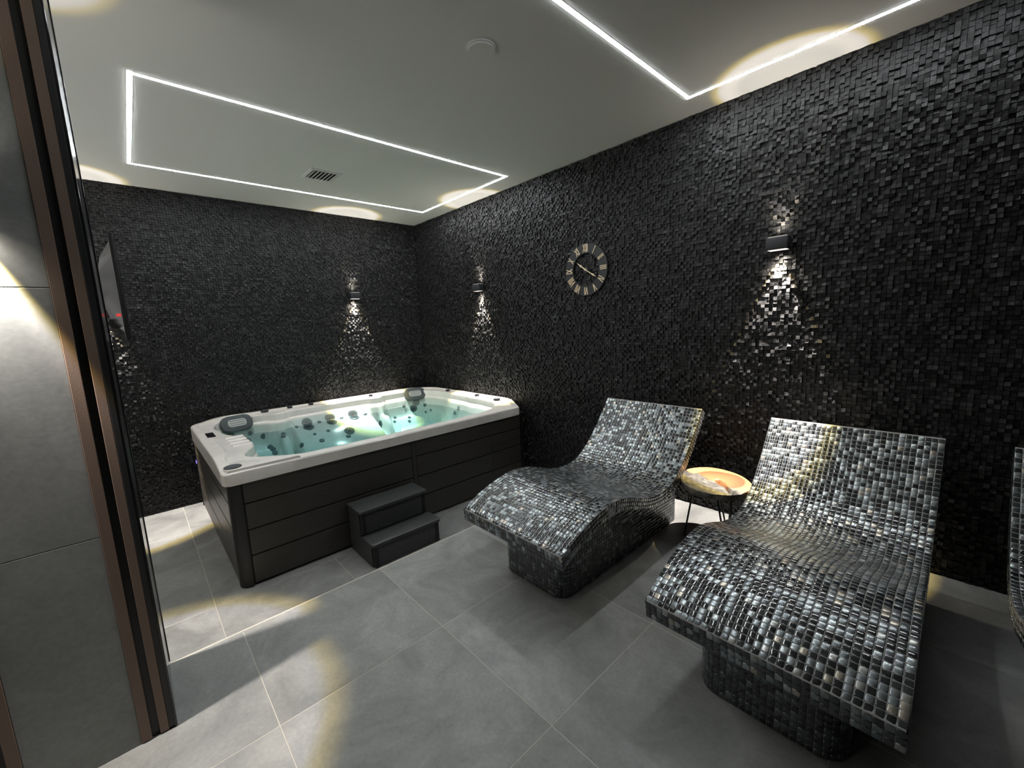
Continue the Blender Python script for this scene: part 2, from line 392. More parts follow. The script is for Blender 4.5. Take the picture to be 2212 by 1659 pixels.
def wtiles(y0, y1):
    zs = [0.0, .897, 1.807, 2.717, H]
    for a, b_ in zip(zs, zs[1:]):
        MB().box(PX1 - .004, PX1 + .006, y0 + .001, y1 - .001, a + .0015, b_ - .0015, bev=.0008, seg=1).build('wall_tile', M['walltile'], part)
    MB().box(PX1 - .006, PX1 + .0035, y0, y1, 0, H).build('tile_grout', M['grout'], part)
wtiles(-3.897, -3.600); wtiles(-4.79, -3.985); wtiles(YB, -4.79)

# ------------------------------------------------------------------ ceiling fittings
def led_rect(label, x0, x1, y0, y1, w_=.023, sides=(0, 1, 2, 3)):
    t = tag(empty('led_light_frame', ((x0 + x1) / 2, (y0 + y1) / 2, H)), label, 'ceiling light', 'white light lines set in the ceiling')
    ox, oy = t.location.x, t.location.y
    x0 -= ox; x1 -= ox; y0 -= oy; y1 -= oy
    for k, (a, b_, c, d) in enumerate(((x0, x1, y0, y0 + w_), (x0, x1, y1 - w_, y1), (x0, x0 + w_, y0 + w_, y1 - w_), (x1 - w_, x1, y0 + w_, y1 - w_))):
        if k not in sides: continue
        MB().box(a, b_, c, d, -.0028, -.0005).build('diffuser', M['led'], t)
        gx = .0035
        fr = MB()
        if k < 2: fr.box(a - gx, b_ + gx, c - gx, c, -.0015, 0).box(a - gx, b_ + gx, d, d + gx, -.0015, 0)
        else: fr.box(a - gx, a, c, d, -.0015, 0).box(b_, b_ + gx, c, d, -.0015, 0)
        fr.build('profile', M['white'], t)
led_rect('long rectangle of white light lines over the hot tub, seen whole', .728, 2.430, -3.232, -.285)
led_rect('two white light lines meeting in a corner above the loungers at the top edge', 4.340, 5.95, -3.232, -.285, sides=(1, 2))

sm = tag(empty('ceiling_speaker', (3.855, -1.775, H)), 'round white disc fitting on the ceiling between the two light rectangles', 'ceiling fitting')
MB().cyl((0, 0, -.006), .083, .012, 40, bev=.004).build('rim', M['white'], sm, smooth=True)
MB().cyl((0, 0, -.014), .074, .012, 40, bev=.005).build('cover', M['white'], sm, smooth=True)

vt = tag(empty('air_vent', (1.378, -1.81, H)), 'square white louvred air vent inside the light rectangle over the tub', 'vent')
a = .148
fm = MB()
for bx in ((-a, a, -a, -a + .03), (-a, a, a - .03, a), (-a, -a + .03, -a + .03, a - .03), (a - .03, a, -a + .03, a - .03)): fm.box(*bx, -.010, -.0005, bev=.002)
fm.build('frame', M['white'], vt)
MB().box(-a + .028, a - .028, -a + .028, a - .028, -.002, -.0006).build('duct', M['black'], vt)
for k in range(7):
    y = -a + .045 + k * .0345
    b_ = MB().box(-a + .03, a - .03, -.014, .014, -.0012, .0012)
    o = b_.build('slat', M['white'], vt, (0, y, -.0105)); o.rotation_euler = (math.radians(28), 0, 0)

# ------------------------------------------------------------------ up/down wall lamps
def beam_light(name, energy, parent, loc, upward):
    sp_ = .20 if upward else .035
    l = bpy.data.lights.new(name, 'SPOT'); l.energy = energy; l.spot_size = math.radians(130); l.spot_blend = .3
    l.shadow_soft_size = .018; l.use_nodes = True
    nt = l.node_tree; e = nt.nodes['Emission']
    tc = N(nt, 'ShaderNodeTexCoord'); sp = N(nt, 'ShaderNodeSeparateXYZ'); nt.links.new(tc.outputs['Normal'], sp.inputs[0])
    ab = N(nt, 'ShaderNodeMath', operation='ABSOLUTE'); nt.links.new(sp.outputs['Z'], ab.inputs[0])
    ac = N(nt, 'ShaderNodeMath', operation='ARCCOSINE'); nt.links.new(ab.outputs[0], ac.inputs[0])
    dv = N(nt, 'ShaderNodeMath', operation='DIVIDE'); dv.inputs[1].default_value = math.radians(65); nt.links.new(ac.outputs[0], dv.inputs[0])
    r = ramp(nt, [(0.0, (0.74, 0.69, 0.63, 1)), (0.225, (0.74, 0.69, 0.64, 1)), (0.29, (1.0, 0.92, 0.84, 1)), (0.328, (0.95, 0.88, 0.85, 1)), (0.350, (0.75, 0.58, 0.20, 1)), (0.385, (sp_, sp_ * .92, sp_ * .8, 1)), (.55, (sp_ * .8, sp_ * .74, sp_ * .65, 1)), (.75, (sp_ * .2, sp_ * .18, sp_ * .15, 1)), (1.0, (0.0, 0.0, 0.0, 1))])
    nt.links.new(dv.outputs[0], r.inputs[0]); nt.links.new(r.outputs[0], e.inputs[0]); e.inputs[1].default_value = 1.0
    o = bpy.data.objects.new(name, l); COL.objects.link(o); o.parent = parent; o.location = loc
    if upward: o.rotation_euler = (math.pi, 0, 0)
def sconce(label, x, y, z, nx, ny, gain=1.35):
    """x,y: point on the wall; nx,ny: wall normal into the room."""
    t = tag(empty('wall_lamp', (x, y, z), math.atan2(ny, nx) + math.pi / 2), label, 'wall lamp', 'up and down wall lamps')
    # local: +y into wall, -y out
    MB().box(-.069, .069, -.098, -.012, -.043, .043, bev=.010, seg=3).build('body', M['lampbody'], t, smooth=True)
    MB().box(-.045, .045, -.014, .006, -.035, .035, bev=.003).build('wall_plate', M['lampbody'], t)
    for s_ in (-1, 1):
        MB().box(-.056, .056, -.088, -.022, s_ * .0435 - .001, s_ * .0435 + .001, bev=.0009, seg=1).build('lens', M['lens'], t)
        beam_light('beam', gain * (SCONCE_UP if s_ > 0 else SCONCE_DOWN), t, (0, -.034, s_ * .050), s_ > 0)
SZ = 2.082
sconce('wall lamp on the back wall above the middle of the hot tub', 0.018, -1.055, SZ, 1, 0)
sconce('wall lamp on the right wall near the room corner, left of the clock', 1.565, -.018, SZ, 0, -1)
sconce('large near wall lamp on the right wall between the two loungers', 4.895, -.018, SZ, 0, -1)
sconce('wall lamp on the back wall hidden behind the slatted partition', 0.018, -3.67, SZ, 1, 0)
sconce('wall lamp on the tub side of the slatted partition', 3.218, -3.70, SZ, -1, 0, .75)
sconce('wall lamp on the grey tiled strip of the partition, just outside the left edge', PX1 + .008, -3.765, SZ, 1, 0, .52)

# ------------------------------------------------------------------ clock
def clock():
    t = tag(empty('wall_clock', (3.232, -.020, 2.108)), 'round black wall clock with gold roman numerals on the right wall', 'clock')
    bm = bmesh.new(); n = 96; R1, R0 = .252, .158
    rings = []
    for rr, yy in ((R0, 0), (R0, -.012), (R1 - .002, -.012), (R1, -.010), (R1, 0)):
        rings.append([bm.verts.new((rr * math.cos(2 * math.pi * k / n), yy, rr * math.sin(2 * math.pi * k / n))) for k in range(n)])
    for i in range(5):
        A, B = rings[i], rings[(i + 1) % 5]
        for k in range(n): bm.faces.new((A[k], A[(k + 1) % n], B[(k + 1) % n], B[k]))
    b = MB(); b.bm.free(); b.bm = bm
    b.build('dial_ring', M['black'], t)
    sp = MB()
    for k in range(4):
        an = math.pi / 4 + k * math.pi / 2
        sp.tube([(.015 * math.cos(an), -.004, .015 * math.sin(an)), (R0 * 1.01 * math.cos(an), -.004, R0 * 1.01 * math.sin(an))], .0022, 6)
    sp.cyl((0, -.006, 0), .03, .012, 24, 'Y').build('hub', M['black'], t)
    names = ['XII', 'I', 'II', 'III', 'IV', 'V', 'VI', 'VII', 'VIII', 'IX', 'X', 'XI']
    r0, r1 = .168, .243
    wI, wV, wX, th = .0150, .032, .034, .0072
    for h, s_ in enumerate(names):
        phi = math.radians(90 - 30 * h)
        widths = {'I': wI, 'V': wV, 'X': wX}
        tot = sum(widths[c] for c in s_); xx = -tot / 2; mb = MB()
        rad = Vector((math.cos(phi), 0, math.sin(phi))); tan = Vector((math.sin(phi), 0, -math.cos(phi)))
        def stroke(x0, q0, x1, q1):
            p0 = rad * q0 + tan * x0; p1 = rad * q1 + tan * x1
            d = (p1 - p0).normalized(); nn = Vector((-d.z, 0, d.x)) * th / 2
            vs = []
            for yy in (-.012, -.017):
                for p in (p0 + nn, p1 + nn, p1 - nn, p0 - nn): vs.append(mb.bm.verts.new((p.x, yy, p.z)))
            for f in ((0, 1, 2, 3), (7, 6, 5, 4), (0, 4, 5, 1), (1, 5, 6, 2), (2, 6, 7, 3), (3, 7, 4, 0)): mb.bm.faces.new([vs[i] for i in f])
        for c in s_:
            wv = widths[c]; m_ = .003
            if c == 'I': stroke(xx + wv / 2, r0, xx + wv / 2, r1)
            elif c == 'V': stroke(xx + wv / 2, r0, xx + m_, r1); stroke(xx + wv / 2, r0, xx + wv - m_, r1)
            else: stroke(xx + m_, r0, xx + wv - m_, r1); stroke(xx + wv - m_, r0, xx + m_, r1)
            xx += wv
        mb.build('numeral', M['gold'], t)
    def hand(name, ang, L, tail, wd, bulge):
        phi = math.radians(90 - ang); mb = MB()
        prof = [(-tail, .002), (0, wd), (bulge * .8, wd * .8), (bulge, wd * 2.0), (bulge * 1.2, wd * .8), (L, .0012)]
        rad = Vector((math.cos(phi), 0, math.sin(phi))); tan = Vector((math.sin(phi), 0, -math.cos(phi)))
        yy0, yy1 = (-.019, -.021) if name == 'hour_hand' else (-.022, -.024)
        vs = []
        for yy in (yy0, yy1):
            vs.append([mb.bm.verts.new(rad * q + tan * w_ + Vector((0, yy, 0))) for q, w_ in prof] + [mb.bm.verts.new(rad * q - tan * w_ + Vector((0, yy, 0))) for q, w_ in prof[::-1]])
        mb.bm.faces.new(vs[0]); mb.bm.faces.new(vs[1][::-1]); n_ = len(vs[0])
        for i in range(n_): mb.bm.faces.new((vs[0][i], vs[1][i], vs[1][(i + 1) % n_], vs[0][(i + 1) % n_]))
        mb.build(name, M['gold'], t)
    hand('hour_hand', 306, .125, .01, .006, .07); hand('minute_hand', 122, .150, .02, .0045, .105)
    MB().cyl((0, -.018, 0), .010, .014, 20, 'Y').build('hand_cap', M['gold'], t)
clock()
tag(MB().cyl((2.846, -.022, 1.656), .026, .018, 20, 'Y', bev=.0).build('wall_fitting', M['black'], smooth=True), 'small round black fitting on the stone wall, below and left of the clock', 'wall fitting')

# ------------------------------------------------------------------ mosaic loungers
TP = 0.0255
PROF = [(-1.955, .423), (-1.922, .447), (-1.872, .474), (-1.80, .503), (-1.72, .530), (-1.63, .553), (-1.54, .566), (-1.45, .566), (-1.36, .551), (-1.26, .520), (-1.15, .482), (-1.04, .454), (-.93, .445), (-.83, .455), (-.74, .487), (-.65, .545), (-.56, .625), (-.47, .722), (-.385, .822), (-.31, .915)]
TH = .078
def catmull(P, n=12):
    P = [np.array(p, float) for p in P]; P = [2 * P[0] - P[1]] + P + [2 * P[-1] - P[-2]]; out = []
    for i in range(1, len(P) - 2):
        for k in range(n):
            t = k / n; a, b, c, d = P[i - 1], P[i], P[i + 1], P[i + 2]
            out.append(.5 * ((2 * b) + (-a + c) * t + (2 * a - 5 * b + 4 * c - d) * t * t + (-a + 3 * b - 3 * c + d) * t ** 3))
    out.append(P[-2]); return np.array(out)
def normals2(Q):
    d = np.gradient(Q, axis=0); d /= np.linalg.norm(d, axis=1)[:, None]
    return np.stack([-d[:, 1], d[:, 0]], 1)       # left normal: upward for +y travel
def arc_sample(Q, s):
    seg = np.linalg.norm(np.diff(Q, axis=0), axis=1); L = np.concatenate([[0], np.cumsum(seg)])
    return np.stack([np.interp(s, L, Q[:, 0]), np.interp(s, L, Q[:, 1])], 1), L[-1]
TOP = catmull(PROF); TN = normals2(TOP)
def downdir(Q, nrm):
    w_ = np.clip((-1.78 - Q[:, 0]) / .15, 0, 1)[:, None]; w_ = w_ * w_ * (3 - 2 * w_)
    d = -nrm * (1 - w_) + np.array([[.10, -1.0]]) * w_
    return d / np.linalg.norm(d, axis=1)[:, None]
BOT = TOP + downdir(TOP, TN) * TH
def under(y): return np.interp(y, BOT[:, 0], BOT[:, 1])
# tiled loop: front underside corner -> up the front -> top -> over the back edge
def corner(P0, P1, P2, r=.018, n=6):
    a = (P0 - P1) / np.linalg.norm(P0 - P1); b = (P2 - P1) / np.linalg.norm(P2 - P1)
    A, B = P1 + a * r, P1 + b * r
    return [(1 - t) ** 2 * A + 2 * t * (1 - t) * P1 + t * t * B for t in np.linspace(0, 1, n)]
LOOP = np.array([BOT[0]] + corner(BOT[0], TOP[0], TOP[6]) + [p for p in TOP[6:-6]] + corner(TOP[-7], TOP[-1], BOT[-1]) + [BOT[-1]])
a_ = TP / 2 - .0011
# pillowed tile template: 12 verts, 9 quads
def tile_template(hw, hl, th=.0045, inset=.0024, rise=.0008):
    V = []
    for zz, k in ((-th, 0), (0, 0), (rise, inset)):
        for sx, sy in ((-1, -1), (1, -1), (1, 1), (-1, 1)): V.append((sx * (hw - k), sy * (hl - k), zz))
    F = [(8, 9, 10, 11)] + [(4 + i, 4 + (i + 1) % 4, 8 + (i + 1) % 4, 8 + i) for i in range(4)] + [(i, (i + 1) % 4, 4 + (i + 1) % 4, 4 + i) for i in range(4)]
    return np.array(V), np.array(F)
TV, TF = tile_template(a_, a_)
def tones(n, r):
    t = r.random(n); out = np.where(t < .56, r.random(n) * .5, .60 + .36 * r.random(n)); out[r.random(n) < .03] = 1.0
    return out
def tile_mesh(P, X, Y, Nn, tone, scale=None):
    n = len(P); V = TV[None].repeat(n, 0).copy()
    if scale is not None: V[:, :, :2] *= scale[:, None, :]
    W_ = P[:, None] + V[:, :, 0:1] * X[:, None] + V[:, :, 1:2] * Y[:, None] + V[:, :, 2:3] * Nn[:, None]
    F = (TF[None] + 12 * np.arange(n)[:, None, None]).reshape(-1, 4)
    return W_.reshape(-1, 3), F, np.repeat(tone, 9)
def jitter(X, Y, Nn, r, s=.014):
    n = len(X); a = r.normal(0, s, n)[:, None]; b = r.normal(0, s, n)[:, None]
    N2 = Nn + a * X + b * Y; N2 /= np.linalg.norm(N2, axis=1)[:, None]
    X2 = X - N2 * np.sum(X * N2, 1)[:, None]; X2 /= np.linalg.norm(X2, axis=1)[:, None]
    return X2, np.cross(N2, X2), N2
YC = -1.06
def make_lounger(label, cx, seed, near=0, rz=0.0, NC=33):
    r = np.random.default_rng(seed)
    t = tag(empty('mosaic_lounger', (cx, YC, 0), rz), label, 'lounger', 'wave shaped mosaic loungers along the right wall')
    W = NC * TP; x0 = -W / 2
    off = np.array([-YC, 0])
    # grout cores
    Tc, Bc = TOP - TN * .0003, BOT + TN * .001
    Tc = Tc + off; Bc = Bc + off; n = len(Tc)
    Tc[0] += (.0014, 0); Bc[0] = BOT[0] + off + np.array([.0015, .001])
    Vv = []; xa, xb = x0 + .0004, -x0 - .0004
    for x in (xa, xb):
        for i in range(n): Vv.append((x, Tc[i][0] - 0, Tc[i][1]))
        for i in range(n): Vv.append((x, Bc[i][0], Bc[i][1]))
    # local frame: x across, y along, z up
    Vv = np.array(Vv); Vv[:, 1] -= 0
    Vv[:, 1] = Vv[:, 1]; Vv = Vv
    off3 = np.array([0, 0, 0])
    F = []
    for i in range(n - 1):
        F += [(i, i + 1, n + i + 1, n + i), (2 * n + i + 1, 2 * n + i, 3 * n + i, 3 * n + i + 1), (i + 1, i, 2 * n + i, 2 * n + i + 1), (n + i, n + i + 1, 3 * n + i + 1, 3 * n + i)]
    F += [(0, n, 3 * n, 2 * n), (n - 1, 2 * n - 1, 4 * n - 1, 3 * n - 1)[::-1]]
    me = arrmesh('shell', Vv, F); bm = bmesh.new(); bm.from_mesh(me); bmesh.ops.recalc_face_normals(bm, faces=bm.faces[:]); bm.to_mesh(me); bm.free()
    sh = obj('shell', me, M['mgrout'], t)
    # tiles over the loop
    _, L = arc_sample(LOOP, [0]); nr = int(L / TP); s = (np.arange(nr) + .5) * (L / nr)
    c, _ = arc_sample(LOOP, s); e, _ = arc_sample(LOOP, s + .004); f, _ = arc_sample(LOOP, s - .004)
    d = e - f; d /= np.linalg.norm(d, axis=1)[:, None]; nn = np.stack([-d[:, 1], d[:, 0]], 1)
    ci, ri = np.meshgrid(np.arange(NC), np.arange(nr), indexing='ij'); ci = ci.ravel(); ri = ri.ravel(); m = len(ci)
    P = np.stack([x0 + (ci + .5) * TP, c[ri, 0] - YC, c[ri, 1]], 1)
    Y = np.stack([np.zeros(m), d[ri, 0], d[ri, 1]], 1); Nn = np.stack([np.zeros(m), nn[ri, 0], nn[ri, 1]], 1); X = np.tile([1., 0, 0], (m, 1))
    # sides: three rows that follow the wave
    lt, Lt = arc_sample(TOP, [0]); ns = int(Lt / TP); ss = (np.arange(ns) + .5) * (Lt / ns)
    cs, _ = arc_sample(TOP, ss); es, _ = arc_sample(TOP, ss + .004); fs, _ = arc_sample(TOP, ss - .004)
    ds = es - fs; ds /= np.linalg.norm(ds, axis=1)[:, None]; n2 = np.stack([-ds[:, 1], ds[:, 0]], 1)
    PS, XS, YS, NS = [], [], [], []
    for sg in (-1, 1):
        for k in range(3):
            q = cs + downdir(cs, n2) * (.013 + k * TP)
            PS.append(np.stack([np.full(ns, sg * W / 2), q[:, 0] - YC, q[:, 1]], 1))
            yv = np.stack([np.zeros(ns), ds[:, 0], ds[:, 1]], 1) * 1.0
            nv = np.tile([float(sg), 0, 0], (ns, 1)); YS.append(yv); NS.append(nv); XS.append(np.cross(yv, nv))
    PS, XS, YS, NS = map(np.concatenate, (PS, XS, YS, NS))
    tone = tones(m, r)
    X, Y, Nn = jitter(X, Y, Nn, r); XS, YS, NS = jitter(XS, YS, NS, r)
    msk = np.zeros(m, bool)
    if near:
        wp = P + np.array([cx, YC, 0]); v = np.array(CAM) - wp; dd = np.linalg.norm(v, axis=1)
        q = wp - np.array(CAM); z_ = q @ np.array(fwd); sxx = 1106 + FPX * (q @ np.array(rt)) / z_; syy = 829.5 - FPX * (q @ np.array(up)) / z_
        sc = np.maximum(0, np.sum(Nn * v, 1) / dd) / z_ ** 2
        sc[(sxx > 2205) | (syy > 1650)] = 0
        idx = np.argsort(-sc)[:near]; msk[idx] = True
        vm = []
        for k in range(48):
            me = arrmesh('mosaic_tile', TV, TF, np.full(9, tones(1, r)[0]), True); me.materials.append(M['mosaic']); vm.append(me)
        for j, i in enumerate(idx):
            o = obj('mosaic_tile', vm[r.integers(48)], None, sh)
            o.matrix_local = Matrix((( X[i][0], Y[i][0], Nn[i][0], P[i][0]), (X[i][1], Y[i][1], Nn[i][1], P[i][1]), (X[i][2], Y[i][2], Nn[i][2], P[i][2]), (0, 0, 0, 1)))
    k = ~msk
    V, F, T = tile_mesh(np.concatenate([P[k], PS]), np.concatenate([X[k], XS]), np.concatenate([Y[k], YS]), np.concatenate([Nn[k], NS]), np.concatenate([tone[k], tones(len(PS), r)]))
    tag(obj('mosaic_field', arrmesh('mosaic_field', V, F, T, True), M['mosaic'], sh), kind='stuff')
    # base: rounded footprint under the shell
    bw, y0, y1, R = .265, -1.775 - YC, -.33 - YC, .095
    per = []
    for (px_, py_, a0) in ((bw - R, y0 + R, -90), (bw - R, y1 - R, 0), (-bw + R, y1 - R, 90), (-bw + R, y0 + R, 180)):
        for q in range(13):
            an = math.radians(a0 + 90 * q / 12); per.append((px_ + R * math.cos(an), py_ + R * math.sin(an)))
    per = np.array(per + [per[0]]); seg = np.linalg.norm(np.diff(per, axis=0), axis=1); Lp = np.concatenate([[0], np.cumsum(seg)])
    m_ = 200; sp = np.linspace(0, Lp[-1], m_ + 1)[:-1]
    bx = np.interp(sp, Lp, per[:, 0]); by = np.interp(sp, Lp, per[:, 1]); bz = under(by + YC) + .02
    cen = np.array([0, (y0 + y1) / 2]); 
    Vb = np.concatenate([np.stack([bx * .995, cen[1] + (by - cen[1]) * .998, np.zeros(m_)], 1), np.stack([bx * .995, cen[1] + (by - cen[1]) * .998, bz], 1)])
    Fb = [(i, (i + 1) % m_, m_ + (i + 1) % m_, m_ + i) for i in range(m_)]
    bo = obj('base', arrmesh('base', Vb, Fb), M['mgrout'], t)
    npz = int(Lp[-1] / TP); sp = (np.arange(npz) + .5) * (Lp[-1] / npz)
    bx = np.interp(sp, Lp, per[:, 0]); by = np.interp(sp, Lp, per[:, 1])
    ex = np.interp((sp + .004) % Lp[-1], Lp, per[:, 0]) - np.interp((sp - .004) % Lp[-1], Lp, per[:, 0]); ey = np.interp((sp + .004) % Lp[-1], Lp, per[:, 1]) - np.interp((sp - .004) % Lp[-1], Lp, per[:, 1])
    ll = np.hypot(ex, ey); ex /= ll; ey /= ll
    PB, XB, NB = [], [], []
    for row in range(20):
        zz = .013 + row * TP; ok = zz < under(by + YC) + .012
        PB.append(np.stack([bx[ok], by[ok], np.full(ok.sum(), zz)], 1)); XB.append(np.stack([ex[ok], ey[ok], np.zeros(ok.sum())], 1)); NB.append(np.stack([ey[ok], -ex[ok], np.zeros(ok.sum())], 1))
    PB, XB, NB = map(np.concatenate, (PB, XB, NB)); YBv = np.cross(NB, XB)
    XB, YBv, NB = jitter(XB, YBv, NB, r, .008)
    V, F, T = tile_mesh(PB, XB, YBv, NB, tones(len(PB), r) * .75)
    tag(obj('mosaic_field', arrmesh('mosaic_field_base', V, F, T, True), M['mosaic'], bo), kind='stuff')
    return t
make_lounger('grey mosaic lounger nearest the hot tub, left of the round wooden table', 4.085, 21)
make_lounger('large near grey mosaic lounger, right of the round wooden table', 5.376, 22, near=300, NC=32)
make_lounger('grey mosaic lounger cut off by the right edge of the frame', 6.440, 23)

# ------------------------------------------------------------------ live edge table
def side_table():
    cx, cy, zt = 4.690, -.515, .462
    t = tag(empty('side_table', (cx, cy, 0)), 'round live edge wooden side table on thin black hairpin legs between two loungers', 'side table')
    n, nr = 120, 30; th = .052
    rr_ = []
    for k in range(n):
        a = 2 * math.pi * k / n
        rr_.append(.240 + .016 * math.cos(2 * (a - 2.2)) + .005 * math.sin(3 * a + 1) + .0015 * math.sin(7 * a))
    V = [(0, 0, zt)]; worn = []
    def wornf(x, y):
        # wedge towards the camera side (-y) and left
        d = (-x * .37 - y * .92) + .012 * math.sin(x * 42) + .008 * math.sin(y * 90 + x * 60)
        return max(0, min(1, (d - .010) * 60))
    for j in range(1, nr + 1):
        for k in range(n):
            a = 2 * math.pi * k / n; q = rr_[k] * j / nr * (.992 if j == nr else 1)
            x, y = q * math.cos(a), q * math.sin(a); wv = wornf(x, y)
            rough = wv * (.0012 * math.sin(x * 150 + y * 70) + .0012 * math.sin(y * 210 - x * 90) - .004)
            tt = max(0, min(1, ((x - .019) * .168 + (y - .007) * -.159) / (.168 ** 2 + .159 ** 2)))
            ck = math.hypot(x - .019 - .168 * tt, y - .007 + .159 * tt)
            crack = -.032 * math.exp(-(ck / (.012 + .006 * math.sin(tt * 9))) ** 2)
            V.append((x, y, zt + rough + crack - (.001 if j == nr else 0)))
    for zz, f in ((zt - .006, 1.0), (zt - th * .6, 1.0), (zt - th * .93, .985), (zt - th, .95)):
        for k in range(n):
            a = 2 * math.pi * k / n; w2 = 1 + .004 * math.sin(k * .9 + zz * 200); V.append((rr_[k] * f * w2 * math.cos(a), rr_[k] * f * w2 * math.sin(a), zz))
    V.append((0, 0, zt - th)); me = bpy.data.meshes.new('table_top')
    F = [(0, 1 + k, 1 + (k + 1) % n) for k in range(n)]
    for j in range(nr + 3):
        A = 1 + j * n; B = A + n
        for k in range(n): F.append((A + k, B + k, B + (k + 1) % n, A + (k + 1) % n))
    A = 1 + (nr + 3) * n
    for k in range(n): F.append((A + k, len(V) - 1, A + (k + 1) % n))
    me.from_pydata(V, [], F); me.polygons.foreach_set('use_smooth', [True] * len(me.polygons)); me.set_sharp_from_angle(angle=math.radians(30))
    at = me.attributes.new('worn', 'FLOAT', 'POINT')
    wl = []
    for v in V:
        edge = math.hypot(v[0], v[1]) > .20 and v[2] < zt - .008
        wl.append(1.0 if edge else wornf(v[0], v[1]))
    at.data.foreach_set('value', wl)
    obj('table_top', me, M['wood'], t)
    for a in (200, 320, 80):
        an = math.radians(a); c, s_ = math.cos(an), math.sin(an); rx, ry = -s_, c
        tr, br = .13, .19
        p1 = (tr * c + .055 * rx, tr * s_ + .055 * ry, zt - th); p2 = (br * c + .006 * rx, br * s_ + .006 * ry, .007)
        p3 = (br * c - .006 * rx, br * s_ - .006 * ry, .007); p4 = (tr * c - .055 * rx, tr * s_ - .055 * ry, zt - th)
        MB().tube([p1, p2, (br * c * 1.01, br * s_ * 1.01, .0055), p3, p4], .0062, 8).build('hairpin_leg', M['iron'], t, smooth=True)
        o = MB().box(-.05, .05, -.07, .07, -.003, 0).build('leg_plate', M['iron'], t, (tr * c, tr * s_, zt - th + .0005)); o.rotation_euler = (0, 0, an)
side_table()

# ------------------------------------------------------------------ hot tub
TX0, TX1, TY0, TY1 = .075, 2.318, -3.045, -.055     # skirt
tub = tag(empty('hot_tub', ((TX0 + TX1) / 2, (TY0 + TY1) / 2, ZL)), 'rectangular hot tub with cream acrylic rim and dark panelled sides in the corner', 'hot tub')
tub_off = Vector(tub.location)
def tb(mb, name, m, parent=None, smooth=False):
    """mesh given in world coordinates, stored relative to the tub"""
    me = mb.mesh(name, smooth) if isinstance(mb, MB) else mb
    me.transform(Matrix.Translation(-tub_off))
    return obj(name, me, m, parent or tub)
MB_ = MB
tb(MB().box(TX0 + .03, TX1 - .03, TY0 + .03, TY1 - .03, ZL + .01, ZL + .14), 'plinth', M['black'])
tb(MB().box(TX1 - .045, TX1 - .02, TY0 + .03, TY1 - .03, ZL + .01, .56), 'inner_panel', M['black'])
tb(MB().box(TX0 + .03, TX1 - .03, TY0 + .02, TY0 + .045, ZL + .01, .56), 'inner_panel', M['black'])
zj = [ZL + .018, -.022, .182, .386, .56]
def board(a, bx): tb(MB().box(*bx, bev=.004, seg=2), 'skirt_board', M['skirt'])
for z0, z1 in zip(zj, zj[1:]):
    z0 += .004; z1 -= .004
    board(0, (TX1 - .022, TX1 - .002, TY0 + .088, -1.583, z0, z1))
    board(0, (TX1 - .022, TX1 - .002, -1.535, TY1 - .088, z0, z1))
    board(0, (TX0 + .088, TX1 - .088, TY0 + .002, TY0 + .022, z0, z1))
    board(0, (TX0 + .088, TX1 - .088, TY1 - .022, TY1 - .002, z0, z1))
tb(MB().box(TX1 - .024, TX1 + .002, -1.581, -1.537, ZL + .012, .56, bev=.006), 'centre_post', M['skirt'])
for (cx_, cy2) in ((TX1 - .075, TY0 + .075), (TX1 - .075, TY1 - .075), (TX0 + .075, TY0 + .075), (TX0 + .075, TY1 - .075)):
    sx = 1 if cx_ > 1 else -1; sy = 1 if cy2 > -1.5 else -1
    pts = []
    R = .078
    base_a = {(1, -1): -90, (1, 1): 0, (-1, 1): 90, (-1, -1): 180}[(sx, sy)]
    for q in range(11):
        an = math.radians(base_a + 9 * q); pts.append((cx_ + R * math.cos(an), cy2 + R * math.sin(an)))
    for q in range(10, -1, -1):
        an = math.radians(base_a + 9 * q); pts.append((cx_ + (R - .02) * math.cos(an), cy2 + (R - .02) * math.sin(an)))
    tb(MB().prism(pts, ZL + .006, .56), 'corner_post', M['gloss'] if False else M['black'], smooth=True)
# service hatch outline on the right half of the long side
hl = MB(); hx0, hx1 = TX1 - .003, TX1 + .0005
hl.box(hx0, hx1, -.592, -.588, -.13, .275).box(hx0, hx1, -.592, -.16, .272, .275)
tb(hl, 'hatch_trim', M['lampbody'])

# rim: lofted rings from the outer lip to the basin edge
def rounded(poly, rad, step=6):
    out = []; n = len(poly)
    for i in range(n):
        p0, p1, p2 = Vector(poly[i - 1]), Vector(poly[i]), Vector(poly[(i + 1) % n]); r = rad[i]
        a = (p0 - p1).normalized(); b = (p2 - p1).normalized()
        A, B = p1 + a * r, p1 + b * r
        for k in range(step + 1):
            t = k / step; out.append(tuple((1 - t) ** 2 * A + 2 * t * (1 - t) * p1 + t * t * B))
    return np.array(out)
def resamp(P, n, start):
    P = np.vstack([P, P[:1]]); seg = np.linalg.norm(np.diff(P, axis=0), axis=1); L = np.concatenate([[0], np.cumsum(seg)])
    s = np.linspace(0, L[-1], n, endpoint=False)
    Q = np.stack([np.interp(s, L, P[:, 0]), np.interp(s, L, P[:, 1])], 1)
    k = np.argmin(np.linalg.norm(Q - start, axis=1)); return np.roll(Q, -k, axis=0)
LX0, LX1, LY0, LY1 = .055, 2.338, -3.068, -.036
OUT = [(LX1, LY0), (LX1, LY1 - .12), (LX1 - .26, LY1), (LX0 + .30, LY1), (LX0, LY1 - .28), (LX0, LY0 + .28), (LX0 + .32, LY0)]
outer = rounded(OUT, [.07, .04, .04, .06, .06, .06, .06])
